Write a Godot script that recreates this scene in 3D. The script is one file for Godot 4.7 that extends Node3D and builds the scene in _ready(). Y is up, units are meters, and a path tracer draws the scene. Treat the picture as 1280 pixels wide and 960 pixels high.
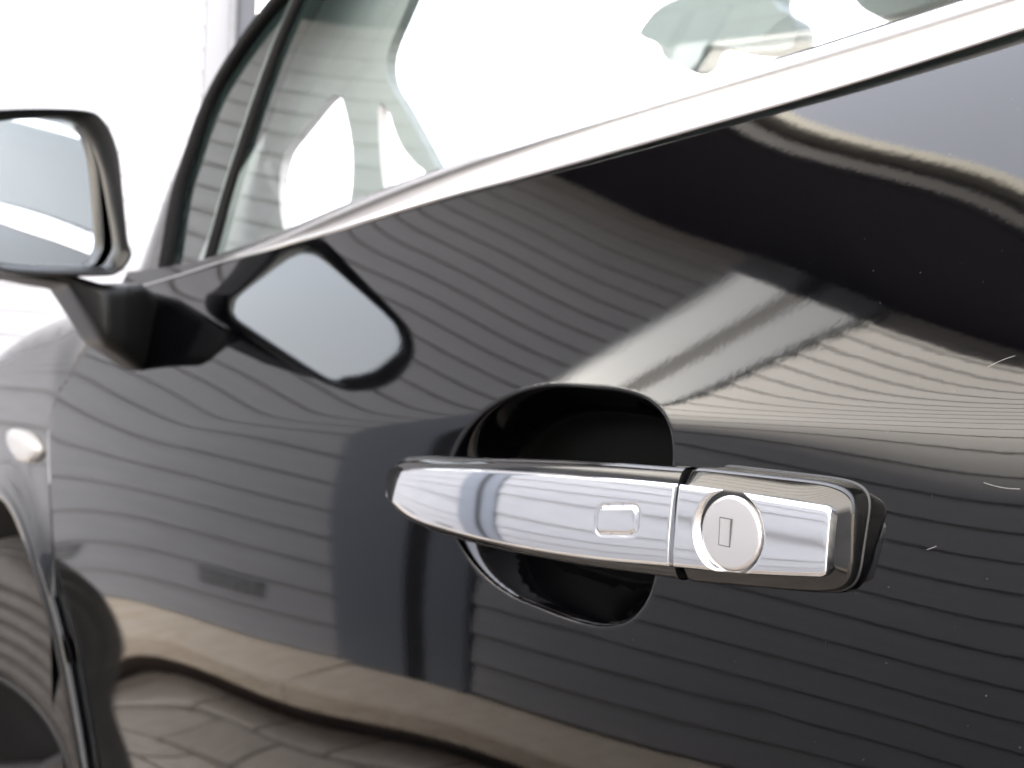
extends Node3D
# A black parked car seen close beside its front door handle, in a narrow drive between
# a weatherboard house (mirrored in the paint) and a white house wall ahead.
# Lengths in metres. EYE is the height of the lens; the car is built in coordinates whose
# y = 0 lies at that height, x runs to the rear of the car and z outward from the door.

const EYE := 0.92
const CAR_BASE := Vector3(-0.6, 0.0, -0.78)
var car: Node3D
var OFF := Vector3(0, EYE, 0) - CAR_BASE
var M := {}
var rng := RandomNumberGenerator.new()

# ---------------------------------------------------------------- door skin (height over the x-y plane)
# control heights of a bicubic spline, in hundredths of a millimetre; rows run from rear to front
const DOOR := [
	[-4520,-4549,-3668,-1866,822,4142,7567,10444,12218,12663,11929,10058],
	[-3764,-2833,-2051,-1463,-1001,152,2452,4220,3440,970,-1471,-3644],
	[-3075,-2300,-1483,-530,659,1877,924,-1487,-4305,-5768,-7261,-8953],
	[-1835,-1346,-819,-317,-109,305,-560,-3028,-5245,-8599,-12022,-15202],
	[-2102,-1736,-1460,-1407,-1068,-1291,-2198,-4056,-6338,-7913,-9316,-10866],
	[-841,-1584,-2355,-2437,-2639,-3012,-3844,-4782,-6055,-8728,-11357,-14045],
	[-2988,-1914,-1039,-153,144,210,-206,-1006,-4529,-1948,715,3768],
	[25776,20500,15761,11575,8591,6403,4378,3174,133,-5945,-15254,-27636]]
const CREASE := [0.2615, 0.2013, 0.2370, 0.1542, 0.1654, -0.0785, -0.7627]


func weights(t: float, n: int) -> Array:
	var u = clampf(t, 0.0, 1.0) * (n - 3)
	var i = clampi(int(floor(u)), 0, n - 4)
	var f = u - i
	return [i, pow(1 - f, 3) / 6.0, (3 * f * f * f - 6 * f * f + 4) / 6.0, (-3 * f * f * f + 3 * f * f + 3 * f + 1) / 6.0, f * f * f / 6.0]


func spline(x: float, y: float) -> float:
	var tx = (log(maxf(0.04 - x, 0.05)) - log(0.05)) / (log(1.25) - log(0.05))
	var a = weights(tx, 8)
	var b = weights((y + 0.36) / 0.6, 12)
	var z = 0.0
	for i in 4:
		var row: Array = DOOR[a[0] + i]
		var s = 0.0
		for j in 4:
			s += b[j + 1] * row[b[0] + j]
		z += a[i + 1] * s
	z *= 1e-5
	var c = weights(tx, 7)
	var h = 0.0
	for i in 4:
		h += c[i + 1] * CREASE[c[0] + i]
	var w = exp(clampf(-6.1960 - 0.5933 * x, -7.0, -2.5))
	w *= 1.0 + 5.0 * smoothstep(-0.72, -1.0, x)
	var q = (y - 0.0030 - 0.0710 * x) / w
	return z - h * w * (q if q > 30 else log(1.0 + exp(q)))


func skin(x: float, y: float) -> float:
	# the pressed panel: the spline where the door is well described, carried on smoothly beyond
	var xx = clampf(x, -1.2, -0.075)
	var low = maxf(-0.35, -0.10 - 0.34 * (-xx))
	var yy = clampf(y, low, 0.15)
	var z = spline(xx, yy)
	if y < low:
		var g = (spline(xx, low + 0.004) - spline(xx, low)) / 0.004
		var d = y - low
		z += clampf(g, -0.05, 0.2) * d - 0.35 * d * d
	elif y > 0.15:
		z += -0.45 * (y - 0.15)
	if x > -0.075:
		var g2 = clampf((spline(-0.075, clampf(yy, -0.1, 0.1)) - spline(-0.08, clampf(yy, -0.1, 0.1))) / 0.005, -0.1, 0.1)
		var d2 = x + 0.075
		z += g2 * d2 / (1.0 + 6.0 * d2)
	if x < -1.2:
		z -= 0.03 * (x + 1.2)
	return z


func recess(x: float, y: float) -> float:
	# how far inside the finger bowl a point lies: 1 at its lip, 0 in the middle
	var a = absf((x + 0.3035) / 0.0805)
	var b = absf((y + 0.0500) / 0.0485)
	var e = lerpf(2.1, 3.8, smoothstep(-0.02, 0.035, x + 0.3035))
	return pow(pow(a, e) + pow(b, e), 1.0 / e)


func door_z(x: float, y: float) -> float:
	var r = recess(x, y)
	var z = skin(x, y)
	if r < 1.0:
		var s = clampf((1.0 - r) / 0.26, 0.0, 1.0)
		z -= 0.036 * s * s * (3 - 2 * s)
	return z


func glass_z(x: float, y: float) -> float:
	var a = x + 0.3994
	var b = y - 0.1151
	return -0.0885 + 0.0033 * a + 0.0503 * a * a - 0.3066 * b + 0.0719 * b * b


func grip_z(x: float) -> float:
	var u = x + 0.3303
	return 0.00285 + 0.096 * u - u * u / 2.534


# ---------------------------------------------------------------- helpers
func table(t: Array, x: float) -> float:
	# a smooth curve through [x, y] pairs that are sorted by x
	var n = t.size()
	if x <= t[0][0]:
		return t[0][1]
	if x >= t[n - 1][0]:
		return t[n - 1][1]
	var i = 0
	while x > t[i + 1][0]:
		i += 1
	var h: float = t[i + 1][0] - t[i][0]
	var d: float = (t[i + 1][1] - t[i][1]) / h
	var m0: float = d if i == 0 else 0.5 * (d + (t[i][1] - t[i - 1][1]) / (t[i][0] - t[i - 1][0]))
	var m1: float = d if i == n - 2 else 0.5 * (d + (t[i + 2][1] - t[i + 1][1]) / (t[i + 2][0] - t[i + 1][0]))
	var s = (x - t[i][0]) / h
	var s2 = s * s
	var s3 = s2 * s
	return t[i][1] * (2 * s3 - 3 * s2 + 1) + t[i + 1][1] * (3 * s2 - 2 * s3) + m0 * h * (s3 - 2 * s2 + s) + m1 * h * (s3 - s2)


func put(called: String, mesh: Mesh, m: Material, parent: Node, at := Vector3.ZERO) -> MeshInstance3D:
	var o = MeshInstance3D.new()
	o.name = called
	o.mesh = mesh
	o.material_override = m
	o.position = at
	parent.add_child(o, true)
	return o


func tag(o: Node, label: String, category: String, group := "", kind := "") -> void:
	if label: o.set_meta("label", label)
	if category: o.set_meta("category", category)
	if group: o.set_meta("group", group)
	if kind: o.set_meta("kind", kind)


func sheet(nu: int, nv: int, f: Callable, flip := false, keep: Variant = null) -> ArrayMesh:
	# a smooth surface over a grid of points f(i, j); it faces the cross product of its two directions
	var v = PackedVector3Array()
	var nrm = PackedVector3Array()
	v.resize(nu * nv)
	nrm.resize(nu * nv)
	for i in nu:
		for j in nv:
			v[i * nv + j] = f.call(i, j)
	for i in nu:
		for j in nv:
			var a = v[mini(i + 1, nu - 1) * nv + j] - v[maxi(i - 1, 0) * nv + j]
			var b = v[i * nv + mini(j + 1, nv - 1)] - v[i * nv + maxi(j - 1, 0)]
			var n = a.cross(b)
			if n.length_squared() < 1e-24:
				n = Vector3(0, 0, 1)
			nrm[i * nv + j] = (-n if flip else n).normalized()
	var idx = PackedInt32Array()
	for i in nu - 1:
		for j in nv - 1:
			if keep != null and not keep.call(i, j):
				continue
			var a = i * nv + j
			var b = a + 1
			var c = a + nv
			var d = c + 1
			if flip:
				idx.append_array([a, c, b, c, d, b])
			else:
				idx.append_array([a, b, c, c, b, d])
	return arrays(v, nrm, idx)


func arrays(v: PackedVector3Array, n: PackedVector3Array, idx: PackedInt32Array) -> ArrayMesh:
	var arr = []
	arr.resize(Mesh.ARRAY_MAX)
	arr[Mesh.ARRAY_VERTEX] = v
	arr[Mesh.ARRAY_NORMAL] = n
	arr[Mesh.ARRAY_INDEX] = idx
	var m = ArrayMesh.new()
	m.add_surface_from_arrays(Mesh.PRIMITIVE_TRIANGLES, arr)
	return m


func begin() -> SurfaceTool:
	var st = SurfaceTool.new()
	st.begin(Mesh.PRIMITIVE_TRIANGLES)
	return st


func quad(st: SurfaceTool, a: Vector3, b: Vector3, c: Vector3, d: Vector3) -> void:
	# corners run counter-clockwise as seen from outside
	var n = (b - a).cross(c - a)
	if n.length_squared() < 1e-20:
		n = (c - a).cross(d - a)
	n = n.normalized()
	for p in [a, c, b, a, d, c]:
		st.set_normal(n)
		st.add_vertex(p)


func box(st: SurfaceTool, lo: Vector3, hi: Vector3, r := 0.0) -> void:
	# a block whose long edges along x are chamfered by r
	var p = [Vector2(lo.y, lo.z + r), Vector2(lo.y, hi.z - r), Vector2(lo.y + r, hi.z), Vector2(hi.y - r, hi.z), Vector2(hi.y, hi.z - r), Vector2(hi.y, lo.z + r), Vector2(hi.y - r, lo.z), Vector2(lo.y + r, lo.z)]
	if r <= 0.0:
		p = [Vector2(lo.y, lo.z), Vector2(lo.y, hi.z), Vector2(hi.y, hi.z), Vector2(hi.y, lo.z)]
	extrude_x(st, p, lo.x, hi.x)


func extrude_x(st: SurfaceTool, p: Array, x0: float, x1: float) -> void:
	# p: (y, z) outline that runs from bottom back over bottom front to the top
	var n = p.size()
	for i in n:
		var a: Vector2 = p[i]
		var b: Vector2 = p[(i + 1) % n]
		quad(st, Vector3(x0, a.x, a.y), Vector3(x0, a.x, a.y) + Vector3(x1 - x0, 0, 0), Vector3(x1, b.x, b.y), Vector3(x0, b.x, b.y))
	for i in range(1, n - 1):
		tri(st, Vector3(x1, p[0].x, p[0].y), Vector3(x1, p[i + 1].x, p[i + 1].y), Vector3(x1, p[i].x, p[i].y))
		tri(st, Vector3(x0, p[0].x, p[0].y), Vector3(x0, p[i].x, p[i].y), Vector3(x0, p[i + 1].x, p[i + 1].y))


func tri(st: SurfaceTool, a: Vector3, b: Vector3, c: Vector3) -> void:
	var n = (b - a).cross(c - a).normalized()
	for p in [a, c, b]:
		st.set_normal(n)
		st.add_vertex(p)


func closed_tube(path: Array, side: Callable, half_w: Callable, half_t: Callable, power := 2.6, seg := 20) -> ArrayMesh:
	# a bar along PATH; side(k) gives the direction of its width; its section is a rounded box
	var n = path.size()
	var f = func(i, j):
		var k: int = i
		var t: Vector3 = (path[mini(k + 1, n - 1)] - path[maxi(k - 1, 0)]).normalized()
		var s: Vector3 = side.call(k)
		s = (s - t * s.dot(t)).normalized()
		var u = t.cross(s)
		var a = TAU * j / seg
		var ca = signf(cos(a)) * pow(absf(cos(a)), 2.0 / power)
		var sa = signf(sin(a)) * pow(absf(sin(a)), 2.0 / power)
		return path[k] + s * ca * half_w.call(k) + u * sa * half_t.call(k)
	var m = sheet(n, seg + 1, f)
	# caps
	var arr = m.surface_get_arrays(0)
	var v: PackedVector3Array = arr[Mesh.ARRAY_VERTEX]
	var nr: PackedVector3Array = arr[Mesh.ARRAY_NORMAL]
	var idx: PackedInt32Array = arr[Mesh.ARRAY_INDEX]
	# close the normals over the seam
	for i in n:
		var s2 = (nr[i * (seg + 1)] + nr[i * (seg + 1) + seg]).normalized()
		nr[i * (seg + 1)] = s2
		nr[i * (seg + 1) + seg] = s2
	var mid = v[0] - path[0]
	var out_ok = nr[0].dot(mid) > 0
	if not out_ok:
		for i in nr.size():
			nr[i] = -nr[i]
		for i in range(0, idx.size(), 3):
			var q = idx[i + 1]
			idx[i + 1] = idx[i + 2]
			idx[i + 2] = q
	for e in [0, n - 1]:
		var t: Vector3 = (path[1] - path[0]).normalized() if e == 0 else (path[n - 1] - path[n - 2]).normalized()
		var dir = -t if e == 0 else t
		var base = v.size()
		v.append(path[e])
		nr.append(dir)
		for j in seg + 1:
			v.append(v[e * (seg + 1) + j])
			nr.append(dir)
		for j in seg:
			var a = base + 1 + j
			var b = base + 2 + j
			if (v[a] - v[base]).cross(v[b] - v[base]).dot(dir) > 0:
				idx.append_array([base, b, a])
			else:
				idx.append_array([base, a, b])
	return arrays(v, nr, idx)


func strip(path: Array, half_w: float, half_t: float, side := Vector3.ZERO) -> ArrayMesh:
	return closed_tube(path, func(k): return side if side != Vector3.ZERO else Vector3.RIGHT, func(_k): return half_w, func(_k): return half_t, 3.0, 16)


func prism(poly: PackedVector2Array, z0: float, z1: float) -> ArrayMesh:
	# an outline in x and y, given thickness along z
	var st = begin()
	if Geometry2D.is_polygon_clockwise(poly):
		poly.reverse()
	var id = Geometry2D.triangulate_polygon(poly)
	for i in range(0, id.size(), 3):
		var a = poly[id[i]]
		var b = poly[id[i + 1]]
		var c = poly[id[i + 2]]
		if (b - a).cross(c - a) < 0:
			var q = b
			b = c
			c = q
		tri(st, Vector3(a.x, a.y, z1), Vector3(b.x, b.y, z1), Vector3(c.x, c.y, z1))
		tri(st, Vector3(a.x, a.y, z0), Vector3(c.x, c.y, z0), Vector3(b.x, b.y, z0))
	for i in poly.size():
		var a = poly[i]
		var b = poly[(i + 1) % poly.size()]
		quad(st, Vector3(a.x, a.y, z0), Vector3(b.x, b.y, z0), Vector3(b.x, b.y, z1), Vector3(a.x, a.y, z1))
	return st.commit()


func closed_curve(p: Array, n: int) -> Array:
	# n points of a smooth closed curve through p
	var out = []
	var m = p.size()
	for k in n:
		var t = float(k) / n * m
		var i = int(t)
		var s = t - i
		var p0: Vector2 = p[(i + m - 1) % m]
		var p1: Vector2 = p[i % m]
		var p2: Vector2 = p[(i + 1) % m]
		var p3: Vector2 = p[(i + 2) % m]
		out.append(p1.cubic_interpolate(p2, p0, p3, s))
	return out


func rings(list: Array, flip := false, cap := true) -> ArrayMesh:
	# a smooth skin over closed rings of equally many points; the last ring is filled
	var nu = list.size()
	var nv: int = list[0].size()
	var m = sheet(nu, nv + 1, func(i, j): return list[i][j % nv], flip)
	var arr = m.surface_get_arrays(0)
	var v: PackedVector3Array = arr[Mesh.ARRAY_VERTEX]
	var nr: PackedVector3Array = arr[Mesh.ARRAY_NORMAL]
	var idx: PackedInt32Array = arr[Mesh.ARRAY_INDEX]
	for i in nu:
		var a = i * (nv + 1)
		var s = (nr[a] + nr[a + nv]).normalized()
		nr[a] = s
		nr[a + nv] = s
	if cap:
		var c = Vector3.ZERO
		for q in list[nu - 1]:
			c += q
		c /= nv
		var base = v.size()
		var dir = Vector3.ZERO
		for j in nv:
			dir += (list[nu - 1][j] - c).cross(list[nu - 1][(j + 1) % nv] - c)
		var back = Vector3.ZERO
		for q in list[0]:
			back += q
		if dir.dot(c - back / nv) < 0:
			dir = -dir
		dir = dir.normalized()
		v.append(c)
		nr.append(dir)
		for j in nv:
			v.append(list[nu - 1][j])
			nr.append(dir)
		for j in nv:
			var a = base + 1 + j
			var b = base + 1 + (j + 1) % nv
			if (v[a] - c).cross(v[b] - c).dot(dir) > 0:
				idx.append_array([base, b, a])
			else:
				idx.append_array([base, a, b])
	return arrays(v, nr, idx)


func lathe(profile: Array, seg := 48) -> ArrayMesh:
	# (radius, height along z) pairs turned about the z axis, from the back over the outside to the front
	var n = profile.size()
	var m = sheet(n, seg + 1, func(i, j): return Vector3(profile[i].x * cos(TAU * j / seg), profile[i].x * sin(TAU * j / seg), profile[i].y), true)
	return m


# ---------------------------------------------------------------- materials
func grey(v: float) -> Color:
	return Color(v, v, v).linear_to_srgb()


func lin(r: float, g: float, b: float) -> Color:
	return Color(r, g, b).linear_to_srgb()


func mat(c: Color, rough: float, metal := 0.0, spec := 0.5) -> StandardMaterial3D:
	var m = StandardMaterial3D.new()
	m.albedo_color = c
	m.roughness = rough
	m.metallic = metal
	m.metallic_specular = spec
	return m


func noise_map(freq: float, lo: Color, hi: Color, size := 512, octaves := 4, sd := 1, normal := false, bump := 4.0) -> NoiseTexture2D:
	var n = FastNoiseLite.new()
	n.seed = sd
	n.noise_type = FastNoiseLite.TYPE_SIMPLEX_SMOOTH
	n.frequency = freq
	n.fractal_octaves = octaves
	var t = NoiseTexture2D.new()
	t.width = size
	t.height = size
	t.seamless = true
	t.noise = n
	if normal:
		t.as_normal_map = true
		t.bump_strength = bump
	else:
		var g = Gradient.new()
		g.set_color(0, lo)
		g.set_color(1, hi)
		t.color_ramp = g
	return t


func triplanar(m: StandardMaterial3D, scale: Vector3) -> StandardMaterial3D:
	m.uv1_triplanar = true
	m.uv1_world_triplanar = true
	m.uv1_scale = scale
	return m


func dust_map() -> ImageTexture:
	# black lacquer with scattered specks of dust
	var im = Image.create(1024, 1024, false, Image.FORMAT_RGB8)
	var base = lin(0.0009, 0.0008, 0.0010)
	im.fill(base)
	var r = RandomNumberGenerator.new()
	r.seed = 77
	for k in 240:
		var x = r.randi_range(1, 1022)
		var y = r.randi_range(1, 1022)
		var v = pow(r.randf(), 3.0) * 0.22 + 0.01
		im.set_pixel(x, y, grey(v))
		if r.randf() < 0.5:
			im.set_pixel(x + 1, y, grey(v * 0.7))
			im.set_pixel(x, y + 1, grey(v * 0.5))
	return ImageTexture.create_from_image(im)


func materials() -> void:
	var paint = mat(Color.WHITE, 0.03, 0.0, 0.42)
	paint.albedo_texture = dust_map()
	paint.normal_enabled = true
	paint.normal_texture = noise_map(0.11, Color.BLACK, Color.WHITE, 512, 2, 5, true, 1.0)
	paint.normal_scale = 0.006
	triplanar(paint, Vector3(5, 5, 5))
	M.paint = paint
	M.trim_black = mat(grey(0.004), 0.06, 0.0, 0.5)
	M.bowl = mat(grey(0.0015), 0.35, 0.0, 0.12)
	M.plastic = mat(grey(0.004), 0.4, 0.0, 0.3)
	M.seal = mat(grey(0.004), 0.6, 0.0, 0.12)
	M.housing = mat(grey(0.006), 0.3, 0.0, 0.35)
	M.rubber = mat(grey(0.008), 0.45)
	M.matt_black = mat(grey(0.006), 0.6)
	var chrome = mat(lin(0.62, 0.63, 0.65), 0.05, 1.0)
	M.chrome = chrome
	var satin = mat(lin(0.63, 0.615, 0.61), 0.3, 1.0)
	M.satin = satin
	M.satin_light = mat(lin(0.70, 0.68, 0.67), 0.28, 1.0)
	var belt = mat(lin(0.54, 0.535, 0.54), 0.18, 1.0)
	M.belt = belt
	var glass = mat(lin(0.05, 0.09, 0.085), 0.0)
	glass.albedo_color.a = 0.10
	glass.transparency = BaseMaterial3D.TRANSPARENCY_ALPHA
	M.glass = glass
	M.mirror = mat(lin(0.84, 0.89, 0.91), 0.02, 1.0)
	M.interior = mat(lin(0.16, 0.195, 0.19), 0.7)
	var fabric = mat(Color.WHITE, 0.9)
	fabric.albedo_texture = noise_map(0.2, lin(0.09, 0.092, 0.095), lin(0.15, 0.15, 0.155), 256, 3, 61)
	triplanar(fabric, Vector3(8, 8, 8))
	M.fabric = fabric
	M.interior_dark = mat(lin(0.05, 0.055, 0.055), 0.6)
	var lens = mat(lin(0.38, 0.37, 0.36), 0.15)
	lens.clearcoat_enabled = true
	M.lens = lens
	var tyre = mat(Color.WHITE, 0.75)
	tyre.albedo_texture = noise_map(0.03, lin(0.028, 0.026, 0.025), lin(0.06, 0.055, 0.052), 256, 4, 3)
	triplanar(tyre, Vector3(6, 6, 6))
	M.tyre = tyre
	M.rim = mat(lin(0.022, 0.022, 0.023), 0.4)
	# the houses
	var board = mat(Color.WHITE, 0.5)
	board.albedo_texture = noise_map(0.012, lin(0.372, 0.368, 0.368), lin(0.437, 0.434, 0.434), 512, 5, 11)
	triplanar(board, Vector3(0.5, 4.0, 0.5))
	M.board = board
	var board2 = mat(Color.WHITE, 0.5)
	board2.albedo_texture = noise_map(0.012, lin(0.40, 0.40, 0.405), lin(0.46, 0.46, 0.465), 512, 5, 12)
	triplanar(board2, Vector3(0.5, 4.0, 0.5))
	M.white_board = board2
	M.pilaster = mat(lin(0.205, 0.222, 0.25), 0.5)
	M.dark_gap = mat(lin(0.016, 0.017, 0.02), 0.7)
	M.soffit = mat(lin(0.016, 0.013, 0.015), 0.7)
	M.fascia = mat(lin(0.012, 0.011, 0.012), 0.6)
	M.gutter = mat(lin(0.34, 0.33, 0.29), 0.45)
	M.roof = mat(lin(0.10, 0.08, 0.07), 0.8)
	M.vent = mat(lin(0.10, 0.10, 0.09), 0.8)
	var plinth = mat(Color.WHITE, 0.85)
	plinth.albedo_texture = noise_map(0.02, lin(0.68, 0.55, 0.40), lin(0.86, 0.74, 0.58), 512, 5, 21)
	plinth.normal_enabled = true
	plinth.normal_texture = noise_map(0.05, Color.BLACK, Color.WHITE, 512, 4, 22, true, 6.0)
	plinth.normal_scale = 0.6
	triplanar(plinth, Vector3(1.5, 1.5, 1.5))
	M.plinth = plinth
	var pave = mat(Color.WHITE, 0.85)
	pave.albedo_texture = noise_map(0.02, lin(0.26, 0.22, 0.18), lin(0.40, 0.35, 0.29), 512, 5, 31)
	triplanar(pave, Vector3(1.2, 1.2, 1.2))
	M.pave = pave
	for k in 4:
		var b = mat(Color.WHITE, 0.85)
		var f = 0.82 + 0.1 * k
		b.albedo_texture = noise_map(0.03, lin(0.47 * f, 0.41 * f, 0.335 * f), lin(0.64 * f, 0.56 * f, 0.47 * f), 256, 5, 41 + k)
		triplanar(b, Vector3(4, 4, 4))
		M["brick%d" % k] = b
	M.sand = triplanar(mat(lin(0.07, 0.045, 0.03), 0.95), Vector3(3, 3, 3))
	M.sand.albedo_texture = noise_map(0.05, grey(0.5), grey(1.0), 256, 4, 51)
	M.pipe = mat(lin(0.05, 0.053, 0.06), 0.5)
	M.corner = mat(lin(0.24, 0.24, 0.245), 0.5)


# ---------------------------------------------------------------- the car
func add(called: String, mesh: Mesh, m: Material, parent: Node = null) -> MeshInstance3D:
	# a part of the car keeps the car's own origin; a sub-part that of its part
	return put(called, mesh, m, car if parent == null else parent, OFF if parent == null else Vector3.ZERO)


func belt_low(x: float) -> float:
	return table([[-1.25, 0.060], [-0.9515, 0.0796], [-0.7825, 0.0937], [-0.6906, 0.1006], [-0.6112, 0.1052], [-0.5626, 0.1090], [-0.4786, 0.1138], [-0.3994, 0.1155], [-0.2919, 0.1172], [-0.1991, 0.1182], [-0.1341, 0.1208], [0.0, 0.128], [1.2, 0.20]], x)


func belt_top(x: float) -> float:
	return table([[-1.25, 0.092], [-1.0688, 0.1007], [-0.9, 0.1075], [-0.7485, 0.1195], [-0.6101, 0.1330], [-0.5135, 0.1388], [-0.3991, 0.1428], [-0.3214, 0.1436], [-0.2223, 0.1446], [-0.1543, 0.1452], [0.0, 0.150], [1.2, 0.22]], x)


const ARCH := Vector2(-1.43, -0.59)
const ARCH_R := 0.40
const ARCH_W := 1.14   # the arch is a little wider than high


func shut_x(y: float) -> float:
	return table([[-0.60, -1.06], [-0.312, -1.1146], [-0.2357, -1.1475], [-0.147, -1.1909], [-0.0906, -1.2150], [-0.0491, -1.1903], [-0.0231, -1.145], [0.02, -1.09], [0.08, -1.04], [0.12, -1.02]], y)


func front_x(y: float) -> float:
	var s = shut_x(y) + 0.002
	var d = ARCH_R * ARCH_R - pow(y - ARCH.y, 2)
	return maxf(s, ARCH.x + ARCH_W * sqrt(d) + 0.004) if d > 0 else s


func body() -> void:
	# front door skin, with fine cells round the finger bowl and along the crease
	var x = 0.0
	var xs = []
	x = -0.04
	while x > -0.96:
		xs.append(x)
		x -= 0.0011 if x < -0.212 and x > -0.383 else 0.0022 if x > -0.45 else 0.005
	var ys = []
	var y = -0.60
	while y < 0.1:
		ys.append(y)
		y += 0.012 if y < -0.25 else 0.004 if y < -0.102 else 0.0011 if y < -0.026 else 0.0008 if y < 0.012 else 0.003
	var nx = xs.size()
	var fr = 26
	var ny = ys.size()
	# columns: regular ones up to the mirror foot, then a fan that ends on the shut line or the wheel arch
	var cols = []
	for i in fr:
		cols.append([true, float(i) / fr])
	for i in nx:
		cols.append([false, xs[nx - 1 - i]])
	var top_rows = 10
	var f = func(i, j):
		var yy: float = ys[mini(j, ny - 1)]
		var col: Array = cols[i]
		var x_end: float = xs[nx - 1]
		var xx: float = col[1]
		if j >= ny:
			var s = float(j - ny + 1) / top_rows
			var guess: float = x_end if col[0] else xx
			yy = lerpf(ys[ny - 1], belt_low(guess), s)
		else:
			var guess2: float = x_end if col[0] else xx
			yy = minf(yy, belt_low(guess2) - 0.0005 * (ny - j) * 0.05)
		if col[0]:
			xx = lerpf(front_x(yy), x_end, col[1])
		return Vector3(xx, yy, door_z(xx, yy))
	var inside = func(i, j):
		if cols[i][0] or j >= ny - 1:
			return false
		return recess(cols[i][1] + 0.0006, ys[j] + 0.0006) < 0.80
	var nu = cols.size()
	var nv = ny + top_rows
	var door = add("front_door", sheet(nu, nv, f, false, func(i, j): return not inside.call(i, j)), M.paint)
	add("handle_recess", sheet(nu, nv, f, false, inside), M.bowl, door)
	# returned edge along the shut line
	var edge = sheet(40, 4, func(i, j):
		var yy = lerpf(-0.59, 0.055, i / 39.0)
		var xx = front_x(yy)
		return Vector3(xx + [0.0, -0.0012, -0.0012, 0.004][j] * 1.0, yy, door_z(xx, yy) - [0.0, 0.0012, 0.012, 0.03][j]), true)
	add("door_edge", edge, M.matt_black, door)
	add("door_jamb", sheet(40, 2, func(i, j):
		var yy = lerpf(-0.59, 0.055, i / 39.0)
		var xx = shut_x(yy)
		return Vector3(xx - 0.03 + 0.06 * j, yy, door_z(xx, yy) - 0.02)), M.matt_black)
	# fine scratches in the lacquer
	for s in [[Vector2(-0.1073, -0.0215), Vector2(-0.0977, -0.0219), 0.0009], [Vector2(-0.1134, 0.009), Vector2(-0.1068, 0.0121), -0.0006], [Vector2(-0.1202, -0.041), Vector2(-0.1176, -0.0396), 0.0002]]:
		var pts = []
		for k in 9:
			var q: Vector2 = s[0].lerp(s[1], k / 8.0) + Vector2(0, s[2] * sin(PI * k / 8.0) * -0.5)
			pts.append(Vector3(q.x, q.y, skin(q.x, q.y) + 0.00004))
		add("scratch", closed_tube(pts, func(_k): return Vector3(0, 1, 0), func(_k): return 0.00004, func(_k): return 0.00003, 2.0, 6), M.lens, door)
	# rear door, carried on behind the frame
	var rear = add("rear_door", sheet(50, 60, func(i, j):
		var xx = lerpf(-0.0375, 1.15, i / 49.0)
		var yy = lerpf(-0.6, belt_low(xx), j / 59.0)
		return Vector3(xx, yy, skin(xx, yy))), M.paint)
	add("rear_door_shut_line", sheet(2, 30, func(i, j):
		var yy = lerpf(-0.6, 0.108, j / 29.0)
		return Vector3(-0.05 + 0.025 * i, yy, skin(-0.04, yy) - 0.012)), M.matt_black, rear)
	# rocker below the doors
	add("sill", sheet(30, 8, func(i, j):
		var xx = lerpf(-1.05, 1.15, i / 29.0)
		var t = j / 7.0
		return Vector3(xx, -0.605 - 0.15 * (1 - t), skin(xx, -0.6) - 0.012 - 0.06 * (1 - t) * (1 - t))), M.matt_black)
	fender()
	glasshouse()
	handle()
	wing_mirror()
	wheel("front_wheel", Vector3(-1.46, -0.60, -0.01), 0.70)
	wheel("rear_wheel", Vector3(1.2, -0.59, -0.16), 0.0)
	shell()


func crown_y(x: float) -> float:
	return table([[-2.5, -0.19], [-2.2, -0.105], [-1.85, 0.005], [-1.58, 0.060], [-1.2, 0.085], [-0.9, 0.095]], x)


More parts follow.
